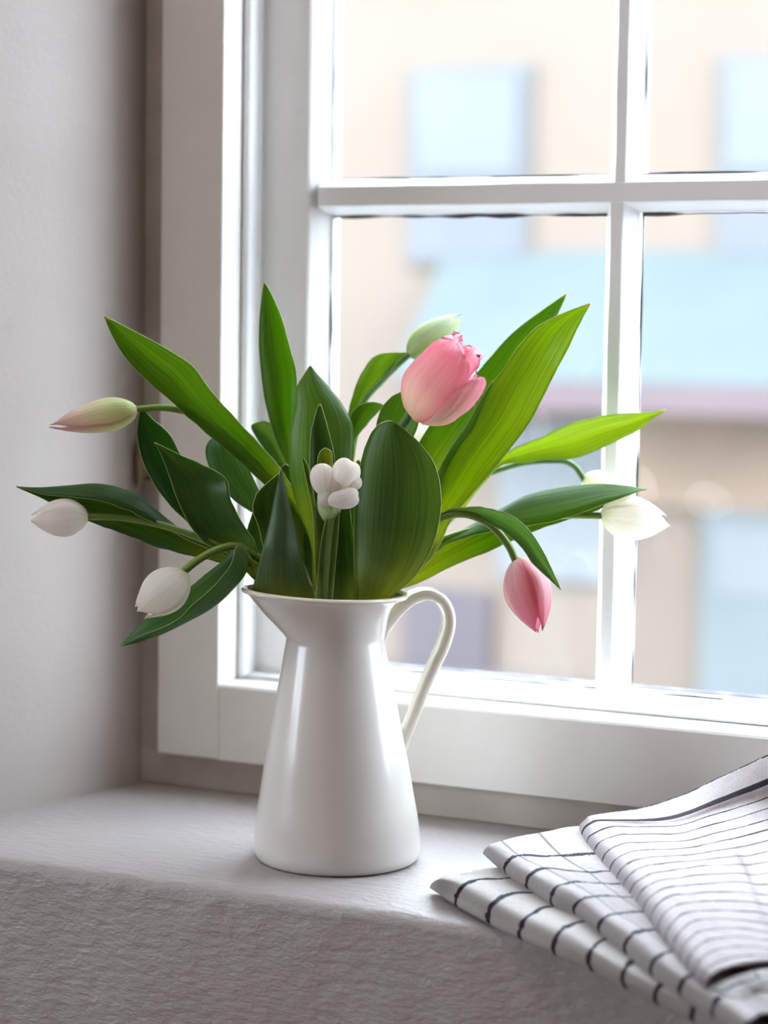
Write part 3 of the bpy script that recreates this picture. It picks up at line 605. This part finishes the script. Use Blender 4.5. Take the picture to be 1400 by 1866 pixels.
# 6 rose tulip nodding on the right
t = tulip('closed deep rose tulip nodding downward on the right beneath a curved leaf')
stem(t, foot(22, 0) + [(700, 1035, -1), (755, 970, -1.6), (808, 942, -2), (845, 937, -2.2), (880, 948, -2.3), (908, 970, -2.4), (928, 996, -2.4), (940, 1022, -2.4)], 0.29, (0.18, 0.26, 0.04, 1))
bud(t, (945, 1016, -2.4), (984, 1156, -2.9), 1.78, M['p_rose'], R(52), openn=0.03, tipr=0.10, fat=0.42)
leaf(t, [(622, 1180, 636, 1175, 0.5, 0.2, 0), (676, 1062, 690, 1070, -0.8, 0.3, 0), (750, 975, 765, 985, -1.6, 0.3, 0), (812, 931, 825, 940, -2.2, 0.3, 0.2), (848, 925, 858, 938, -2.6, 0.3, 0.4), (880, 924, 886, 951, -3.0, 0.4, 0.6), (912, 932, 908, 963, -3.4, 0.5, 0.7), (943, 946, 935, 982, -3.8, 0.6, 0.7), (968, 970, 955, 1003, -4.1, 0.6, 0.5), (991, 1006, 972, 1028, -4.3, 0.4, 0.3), (1012, 1050, 1000, 1054, -4.4, 0.2, 0.2), (1023, 1074, 1022, 1075, -4.4, 0, 0)], C_BLUE, nsub=6)
# 7 white tulip far right
t = tulip('cream white tulip at the far right in front of the glazing bar')
stem(t, foot(20, 0.8) + [(680, 1060, 0.8), (760, 1005, 0.8), (830, 975, 1), (900, 958, 1.2), (960, 948, 1.4), (1020, 940, 1.5), (1100, 940, 1.6)], 0.25, (0.24, 0.36, 0.04, 1))
bud(t, (1094, 936, 1.6), (1224, 952, 2.2), 1.72, M['p_cream'], R(30), openn=0.14, fat=0.40, tipr=0.12, lens=(1.0, 1.0, 0.94))
leaf(t, [(618, 1180, 0.6, 620, 1165, 1, 630, 1190, 1), (668, 1085, 0.4, 668, 1070, 1.2, 676, 1100, 1.2), (758, 1038, 0.2, 752, 1030, 1.4, 764, 1062, 1.2), (815, 992, 0.2, 812, 988, 1.6, 830, 1030, 1.2), (868, 975, 0, 862, 958, 1.8, 895, 1003, 1.2), (918, 962, -0.3, 916, 927, 2.0, 960, 974, 1.4), (965, 958, -0.6, 962, 902, 2.0, 1010, 955, 1.6), (1030, 944, -0.6, 1028, 888, 2.0, 1065, 938, 1.8), (1090, 923, -0.2, 1088, 882, 2.0, 1110, 920, 1.9), (1140, 905, 0.6, 1140, 885, 1.8, 1150, 900, 1.8), (1178, 891, 1.6, 1178, 892, 1.6, 1179, 893, 1.6)], (0.085, 0.21, 0.014, 1), three=True)
# 8 pale bud behind on the right
t = tulip('pale green white tulip bud half hidden behind the long leaf on the right')
stem(t, foot(20, 3) + [(720, 1000, 5), (820, 900, 7), (930, 850, 8), (1010, 840, 8.2), (1045, 848, 8.4), (1066, 876, 8.6)], 0.24, C_PALE)
bud(t, (1062, 870, 8.6), (1150, 920, 9.2), 1.35, M['p_cream'], R(10), openn=0.1, tipr=0.1)
leaf(t, [(622, 1180, 640, 1175, 2.5, 0.2, 0), (730, 1000, 760, 1010, 4.2, 0.4, 0), (800, 930, 830, 945, 5.2, 0.5, 0), (858, 875, 878, 885, 6, 0.6, 0.2), (908, 838, 915, 848, 6.4, 0.6, 0.3), (945, 813, 955, 844, 6.6, 0.7, 0.5), (990, 795, 1000, 838, 6.8, 0.8, 0.6), (1040, 772, 1052, 835, 6.8, 0.8, 0.7), (1090, 759, 1105, 812, 6.8, 0.7, 0.6), (1140, 753, 1155, 789, 6.8, 0.4, 0.4), (1182, 751, 1192, 762, 6.8, 0.2, 0.2), (1214, 746, 1214, 748, 6.8, 0, 0)], (0.17, 0.32, 0.055, 1))
leaf(t, [(618, 1180, 640, 1180, 1.5, 0.3, 0), (660, 1000, 720, 1010, 2.6, 0.8, -0.4), (705, 900, 785, 915, 3.0, 1.0, -0.6), (758, 815, 845, 830, 3.2, 1.1, -0.8), (800, 752, 896, 760, 3.2, 1.1, -0.9), (850, 700, 942, 700, 3.2, 1.0, -0.8), (893, 652, 978, 650, 3.2, 0.9, -0.7), (935, 606, 1000, 605, 3.2, 0.6, -0.4), (985, 568, 1018, 570, 3.2, 0.3, -0.2), (1032, 535, 1033, 537, 3.2, 0, 0)], (0.075, 0.20, 0.016, 1))
# 9 white tulip seen end on, front centre
t = tulip('white tulip seen end on above the jug, rounded petal lobes round a yellow heart')
stem(t, foot(-6, -3.0) + [(592, 1095, -4.4), (594, 1040, -5.0), (598, 985, -5.4), (603, 935, -5.8)], 0.36, (0.17, 0.28, 0.07, 1))
leaf(t, [(590, 1180, 605, 1180, -2.6, 0.1, 0), (576, 1100, 606, 1100, -4.8, 0.3, 0.2), (580, 1045, 610, 1045, -5.4, 0.4, 0.2), (585, 990, 615, 990, -5.8, 0.4, 0.2), (594, 950, 618, 950, -6.0, 0.3, 0.1), (606, 922, 618, 922, -6.1, 0.1, 0)], (0.10, 0.20, 0.055, 1))
leaf(t, [(600, 1180, 622, 1180, -2.2, 0.1, 0), (600, 1100, 652, 1100, -3.9, 0.5, 0.2), (603, 1040, 650, 1040, -4.2, 0.5, 0.2), (608, 985, 645, 985, -4.4, 0.5, 0.2), (612, 930, 638, 930, -4.5, 0.4, 0.1), (618, 880, 632, 885, -4.5, 0.1, 0)], C_DARK)
F0 = P(612, 905, -6.4); ctrf = P(614, 886, -7.4)
def lobe(cx, cy, d, rx, ry, rot, notch=0.0, deep=0.55):
    """a rounded, puffy petal curled in towards the heart"""
    bm = bmesh.new(); bmesh.ops.create_uvsphere(bm, u_segments=28, v_segments=18, radius=1); c, s_ = math.cos(rot), math.sin(rot)
    ul = bm.loops.layers.uv.new('UVMap')
    for f_ in bm.faces:
        for l in f_.loops: l[ul].uv = (0.5+0.45*l.vert.co.x, 0.55+0.35*l.vert.co.y)
    for v in bm.verts:
        x, y, z = v.co
        x2 = math.copysign(abs(x)**0.86, x); y2 = y*(1.0 - 0.10*x*x)
        if y > 0 and notch: y2 -= notch*math.exp(-(x/0.22)**2)*y
        x2 *= 1.0 + 0.16*y                   # wider towards the tip
        n_ = 0.05*noise.noise(Vector((x*1.4+cx, y*1.4, z)))
        fx, fy = (x2+n_)*rx, (y2+n_)*ry
        v.co = P(cx + fx*c + fy*s_, cy + fx*s_ - fy*c, d + z*deep + 0.25*x*x - (0.18 if z < 0 else 0)*(1-x*x)*(1-y*y))
    return from_bm('petal', bm, M['p_white'], t)
lobe(589, 875, -6.6, 23, 31, R(-10), 0.0, 0.62)
lobe(629, 863, -6.75, 26, 29, R(30), 0.12, 0.62)
lobe(643, 880, -6.4, 14, 17, R(84), 0.0, 0.5)
lobe(626, 908, -6.9, 20, 31, R(82), 0.10, 0.6)
lobe(597, 903, -6.55, 19, 20, R(170), 0.0, 0.45)
lobe(613, 884, -6.75, 19, 19, R(0), 0.0, 0.4)
bm = bmesh.new()
for k in range(6):
    a = k*math.pi/3; q = P(616+4*math.cos(a), 886+4*math.sin(a), -7.18)
    r_ = bmesh.ops.create_icosphere(bm, subdivisions=1, radius=0.0010, matrix=Matrix.Translation(q))
from_bm('stamens', bm, M['p_heart'], t)
bud(t, (597, 952, -5.5), (604, 888, -5.9), 0.95, M['p_green'], R(20), openn=0.35, inner=False, fat=0.6, tipr=0.3)
leaf(t, [(606, 1180, 618, 1180, 0, 0.2, 0), (572, 1080, 622, 1080, -1.2, -0.5, 0), (568, 1000, 624, 1000, -1.4, -0.7, 0), (545, 930, 632, 925, -1.5, -0.9, 0), (530, 880, 639, 870, -1.6, -1.0, 0), (527, 830, 645, 820, -1.7, -1.1, 0), (528, 785, 643, 775, -1.7, -1.0, 0), (537, 738, 626, 740, -1.6, -0.8, 0), (540, 708, 598, 704, -1.5, -0.5, 0), (554, 683, 577, 680, -1.4, -0.2, 0), (565, 666, 567, 667, -1.4, 0, 0)], (0.085, 0.185, 0.036, 1))
leaf(t, [(592, 1180, 604, 1180, -1.6, 0.2, 0), (576, 1060, 602, 1060, -3.0, 0.3, 0), (572, 960, 606, 960, -3.6, 0.4, 0.2), (566, 880, 611, 880, -3.9, 0.5, 0.2), (565, 830, 609, 830, -4.0, 0.5, 0.3), (567, 790, 600, 790, -4.0, 0.4, 0.2), (573, 762, 592, 760, -4.0, 0.2, 0.1), (581, 736, 585, 737, -4.0, 0, 0)], C_DARK)
leaf(t, [(585, 900, 597, 900, -5.2, 0.2, 0), (580, 860, 606, 860, -5.3, 0.4, 0), (579, 838, 606, 838, -5.4, 0.5, 0), (583, 824, 604, 823, -5.4, 0.3, 0), (592, 816, 596, 817, -5.3, 0.1, 0)], (0.14, 0.23, 0.04, 1))
leaf(t, [(570, 930, 576, 930, -4.8, 0.1, 0), (560, 885, 569, 884, -4.9, 0.2, 0), (553, 850, 561, 848, -5.0, 0.1, 0), (550, 833, 552, 833, -5.0, 0, 0)], (0.10, 0.22, 0.03, 1))
leaf(t, [(594, 1200, 606, 1200, -1.0, 0.1, 0), (524, 1125, 566, 1125, -2.2, 0.2, 0.2), (474, 1086, 572, 1090, -3.2, 0.1, 0), (463, 1070, 572, 1076, -3.8, -0.5, 0.2), (468, 1044, 563, 1048, -4.6, -0.9, 0.4), (477, 1008, 550, 1010, -5.9, -0.8, 0.5), (486, 972, 541, 970, -6.0, -0.7, 0.4), (495, 935, 531, 934, -6.0, -0.5, 0.3), (502, 900, 523, 898, -6.0, -0.3, 0.2), (507, 875, 518, 874, -5.9, -0.1, 0.1), (512, 853, 514, 854, -5.8, 0, 0)], C_SAGE, rip=0.2)
leaf(t, [(560, 1100, 580, 1100, -2.5, 0.2, 0), (490, 1020, 530, 1025, -3.0, 0.4, 0), (472, 962, 510, 965, -3.4, 0.5, 0), (461, 928, 505, 930, -3.6, 0.6, 0), (467, 902, 509, 905, -3.8, 0.5, 0), (484, 883, 511, 884, -4.0, 0.3, 0), (509, 862, 511, 864, -4.2, 0, 0)], C_DARK)
# 10 small white bud behind the pink flower
t = tulip('small white tulip bud showing only below the big pink tulip')
stem(t, foot(8, 2.4) + [(690, 1000, 4), (735, 900, 5), (757, 838, 5.5)], 0.24, C_PALE)
bud(t, (755, 845, 5.5), (778, 752, 5.8), 1.05, M['p_cream'], R(0), openn=0.1)
leaf(t, [(615, 1180, 628, 1180, 1.2, 0.2, 0), (655, 960, 700, 960, 1.2, 0.5, 0), (672, 860, 728, 860, 1.2, 0.7, 0), (682, 800, 752, 800, 1.2, 0.7, 0), (688, 765, 762, 775, 1.2, 0.6, 0), (698, 740, 765, 750, 1.2, 0.5, 0), (718, 720, 760, 728, 1.2, 0.3, 0), (748, 708, 750, 711, 1.2, 0, 0)], C_MID)
# 11 leafy stem without a visible flower, back left
t = tulip('leafy tulip stem without visible flower, blue-green arched leaf behind the left long leaf')
stem(t, foot(-10, 2.6) + [(575, 1040, 3.6), (560, 960, 4.2)], 0.26, C_MID)
leaf(t, [(590, 1180, 604, 1180, 2.4, 0.1, 0), (550, 1010, 585, 1010, 3.6, 0.4, 0), (535, 930, 568, 930, 4.2, 0.5, 0), (508, 868, 545, 872, 4.6, 0.6, 0), (488, 830, 532, 835, 4.6, 0.7, 0), (468, 797, 521, 805, 4.4, 0.7, 0), (458, 777, 505, 781, 4.0, 0.5, 0), (472, 769, 493, 771, 3.4, 0.2, 0), (482, 767, 484, 768, 3.2, 0, 0)], (0.09, 0.20, 0.12, 1))
leaf(t, [(590, 1180, 604, 1180, 0.5, 0.1, 0), (500, 1080, 590, 1085, -0.4, 0.6, 0), (450, 1000, 570, 1000, -0.2, 1.0, 0), (462, 930, 560, 925, 0.2, 1.0, 0), (490, 875, 545, 870, 0.5, 0.6, 0), (520, 845, 523, 846, 0.8, 0, 0)], C_DARK)
leaf(t, [(600, 1180, 616, 1180, 0.5, 0.1, 0), (570, 1080, 660, 1085, 0.6, 0.4, 0), (590, 1000, 680, 1000, 1.0, 0.7, 0), (610, 920, 680, 920, 1.4, 0.7, 0), (630, 870, 670, 868, 1.6, 0.4, 0), (652, 838, 655, 838, 1.6, 0, 0)], C_DARK)

# ------------------------------------------------------------------ the folded tea towels
def cloth_sheet(name, e, mat, rows_, vs_, nsub=6, nc_sub=6, thick=0.0014, amp=0.0008, seed=0.0):
    """rows_: per stripe, points (px, py, z cm over the sill) from under the fold, round it and over the top"""
    R3 = [[tuple(onz(x, y, z/100)) for x, y, z in r_] for r_ in rows_]; nk = len(R3[0])
    along = [catmull([(*r_[k], v) for r_, v in zip(R3, vs_)], nsub) for k in range(nk)]; rows = []; uvs = []
    for i in range(len(along[0])):
        sec = catmull([(*along[k][i][:3], float(k)) for k in range(nk)], nc_sub); v = along[0][i][3]; row = []; uv = []
        for q in sec:
            p = Vector(q[:3]); n3 = noise.noise(Vector((q[3]*1.1+seed, v*0.9, seed))) + 0.5*noise.noise(Vector((q[3]*2.7, v*2.2, seed+4)))
            p.z += amp*n3; row.append(p); uv.append((q[3], v))
        rows.append(row); uvs.append(uv)
    return grid(name, rows, uvs, mat, e, thick)
def towel_thing(label, loc): return tag(empty('tea_towel', loc), label, 'tea towel', 'folded tea towels stacked on the sill')
def full(rows_, zs, th, far=1650, up=0.25):
    """add the hidden underside and the far end of each row"""
    out = []
    for r_, z in zip(rows_, zs):
        s_ = r_[0]; o = [(far, s_[1]+12, z-0.02), (s_[0]+260, s_[1]+6, z-0.05), (s_[0]+90, s_[1]+2, z-0.08), (s_[0]+18, s_[1]+0.5, z-0.06)]
        m_ = (0.0, 0.42, 1.0)
        for k, p in enumerate(r_): o.append((p[0], p[1], z + th*(m_[k] if k < 3 else 1.0 + 0.04*(k-2))))
        l_ = r_[-1]
        o += [(l_[0]+100, l_[1]-4, z + th*1.14), (l_[0]+230, l_[1]-6, z + th*1.15), (max(far, l_[0]+420), l_[1]-8, z + th*1.16)]; out.append(o)
    return out
M['towel_a'] = cloth('wide_striped_linen', 0.062, col=(0.56, 0.515, 0.495))
A = [[(786, 1618), (788, 1610), (799, 1603), (828, 1593), (874, 1585), (940, 1580)],
     [(833, 1649), (834, 1633), (846, 1615), (876, 1604), (930, 1601), (1000, 1600)],
     [(892, 1680), (892, 1663), (903, 1644), (935, 1631), (985, 1628), (1050, 1626)],
     [(950, 1710), (950, 1693), (962, 1671), (992, 1656), (1035, 1651), (1100, 1650)],
     [(1013, 1739), (1011, 1722), (1023, 1699), (1054, 1683), (1100, 1678), (1160, 1676)],
     [(1082, 1767), (1074, 1752), (1080, 1732), (1103, 1713), (1150, 1706), (1210, 1704)],
     [(1143, 1801), (1136, 1786), (1141, 1766), (1162, 1748), (1205, 1740), (1260, 1738)],
     [(1201, 1831), (1195, 1816), (1201, 1798), (1222, 1780), (1260, 1774), (1310, 1772)],
     [(1267, 1863), (1262, 1850), (1269, 1831), (1290, 1816), (1325, 1810), (1370, 1808)],
     [(1330, 1897), (1326, 1884), (1333, 1866), (1355, 1850), (1390, 1844), (1430, 1842)],
     [(1400, 1935), (1396, 1920), (1403, 1902), (1424, 1886), (1460, 1880), (1500, 1878)]]
zA = [0.42, 0.34, 0.26, 0.16, 0.0, -0.2, -0.45, -0.75, -1.1, -1.5, -1.9]
ta = towel_thing('white tea towel with widely spaced dark stripes, bottom of the stack on the sill', onz(1050, 1690, 0.0))
cloth_sheet('cloth', ta, M['towel_a'], full(A, zA, 1.35), [0.12] + list(range(1, 11)), seed=1.3)
M['towel_b'] = cloth('checked_linen', 0.055, checks=((8.05, 0.04, 0.6), (6.9, 0.05, 0.5)), col=(0.54, 0.49, 0.485))
B = [[(884, 1557), (883, 1550), (893, 1541), (918, 1533), (979, 1520), (1052, 1507)],
     [(927, 1595), (921, 1583), (929, 1568), (950, 1561), (1020, 1561), (1085, 1557)],
     [(965, 1621), (961, 1609), (970, 1593), (998, 1584), (1070, 1591), (1115, 1589)],
     [(1011, 1652), (1006, 1636), (1018, 1616), (1046, 1608), (1095, 1611), (1150, 1611)],
     [(1052, 1669), (1048, 1654), (1062, 1640), (1088, 1635), (1130, 1637), (1180, 1636)],
     [(1096, 1700), (1093, 1688), (1103, 1674), (1128, 1665), (1170, 1664), (1215, 1664)],
     [(1143, 1739), (1140, 1724), (1152, 1706), (1180, 1696), (1220, 1695), (1265, 1695)],
     [(1192, 1780), (1188, 1763), (1200, 1745), (1228, 1734), (1265, 1732), (1310, 1732)],
     [(1244, 1817), (1240, 1800), (1250, 1783), (1278, 1773), (1310, 1772), (1350, 1770)],
     [(1304, 1858), (1299, 1842), (1309, 1823), (1335, 1812), (1365, 1810), (1400, 1808)],
     [(1362, 1900), (1358, 1884), (1368, 1865), (1392, 1852), (1425, 1850), (1460, 1848)]]
zB = [1.95, 1.85, 1.75, 1.62, 1.48, 1.3, 1.08, 0.8, 0.5, 0.15, -0.25]
tb = towel_thing('white tea towel with dark stripes crossed by thin grey lines, middle of the stack', onz(1150, 1650, 0.02))
cloth_sheet('cloth', tb, M['towel_b'], full(B, zB, 1.25), [0.12] + list(range(1, 11)), seed=5.1)
M['towel_c'] = cloth('fine_striped_linen', 0.05, col=(0.60, 0.535, 0.545), hem=(1.0, 0.13))
Cc = [(0.0, [(1058, 1512, 3.2), (1059, 1502, 3.6), (1068, 1493, 4.3), (1082, 1487, 4.5), (1171, 1472, 4.8), (1240, 1451, 5.5), (1310, 1418, 7.2), (1400, 1376, 9.4), (1500, 1325, 12.8)]),
      (1.0, [(1064, 1530, 3.15), (1063, 1517, 3.5), (1073, 1504, 4.2), (1095, 1496, 4.4), (1171, 1497, 4.5), (1240, 1487, 5.0), (1310, 1461, 5.9), (1400, 1424, 7.6), (1510, 1372, 10.4)]),
      (2.0, [(1075, 1545, 3.1), (1072, 1532, 3.5), (1084, 1519, 4.1), (1118, 1508, 4.25), (1171, 1508, 4.3), (1240, 1505, 4.6), (1308, 1484, 5.2), (1400, 1454, 6.4), (1530, 1400, 8.4)]),
      (5.0, [(1116, 1599, 2.9), (1114, 1583, 3.3), (1126, 1565, 4.0), (1153, 1553, 4.1), (1194, 1550, 4.1), (1254, 1547, 4.2), (1317, 1534, 4.5), (1400, 1514, 5.0), (1650, 1440, 6.0)]),
      (8.0, [(1152, 1637, 2.7), (1151, 1623, 3.1), (1163, 1607, 3.8), (1186, 1594, 3.9), (1226, 1587, 3.85), (1285, 1580, 3.9), (1345, 1577, 4.0), (1400, 1572, 4.3), (1650, 1520, 5.0)]),
      (11.0, [(1190, 1685, 2.45), (1188, 1670, 2.9), (1199, 1650, 3.5), (1222, 1635, 3.6), (1258, 1630, 3.55), (1308, 1627, 3.6), (1362, 1628, 3.7), (1425, 1631, 3.8), (1650, 1610, 4.3)]),
      (14.0, [(1231, 1738, 2.1), (1229, 1722, 2.55), (1239, 1701, 3.1), (1260, 1683, 3.2), (1292, 1677, 3.2), (1335, 1677, 3.2), (1385, 1682, 3.22), (1445, 1689, 3.3), (1650, 1690, 3.6)]),
      (17.0, [(1270, 1785, 1.8), (1267, 1770, 2.2), (1276, 1752, 2.75), (1297, 1736, 2.85), (1329, 1728, 2.85), (1370, 1727, 2.85), (1420, 1733, 2.9), (1475, 1740, 2.95), (1650, 1760, 3.1)]),
      (18.7, [(1290, 1803, 1.6), (1288, 1792, 2.0), (1297, 1778, 2.5), (1315, 1767, 2.6), (1350, 1758, 2.65), (1390, 1753, 2.65), (1430, 1752, 2.67), (1480, 1754, 2.7), (1650, 1775, 2.8)])]
rc = [[(1650, r_[0][1]+10, r_[0][2]-0.03), (r_[0][0]+240, r_[0][1]+5, r_[0][2]-0.05), (r_[0][0]+80, r_[0][1]+2, r_[0][2]-0.08), (r_[0][0]+14, r_[0][1]+1, r_[0][2]-0.08)] + r_ for v, r_ in Cc]
tc = towel_thing('white tea towel with many fine wavy stripes, top of the stack', onz(1300, 1600, 0.03))
cloth_sheet('cloth', tc, M['towel_c'], rc, [v for v, _ in Cc], nsub=10, seed=8.8, amp=0.0006)
# the folded layers that show at its near end
lay = [(18.4, [(1286, 1793, 1.75), (1315, 1790, 1.9), (1345, 1779, 2.1), (1372, 1773, 2.2), (1404, 1768, 2.3), (1650, 1770, 2.4)]),
       (19.2, [(1302, 1812, 1.5), (1326, 1814, 1.6), (1352, 1800, 1.8), (1378, 1796, 1.9), (1406, 1786, 2.0), (1650, 1790, 2.1)]),
       (19.6, [(1312, 1822, 1.2), (1340, 1832, 1.2), (1360, 1824, 1.3), (1384, 1812, 1.4), (1408, 1806, 1.5), (1650, 1806, 1.6)]),
       (19.9, [(1316, 1824, 0.9), (1344, 1835, 0.9), (1364, 1832, 0.9), (1388, 1822, 0.9), (1412, 1816, 1.0), (1650, 1815, 1.0)])]
M['towel_d'] = cloth('plain_linen_underside', 0.05, col=(0.58, 0.55, 0.54))
cloth_sheet('inner_fold', tc, M['towel_d'], [r_ for v, r_ in lay], [v+0.05 for v, _ in lay], seed=2.2)
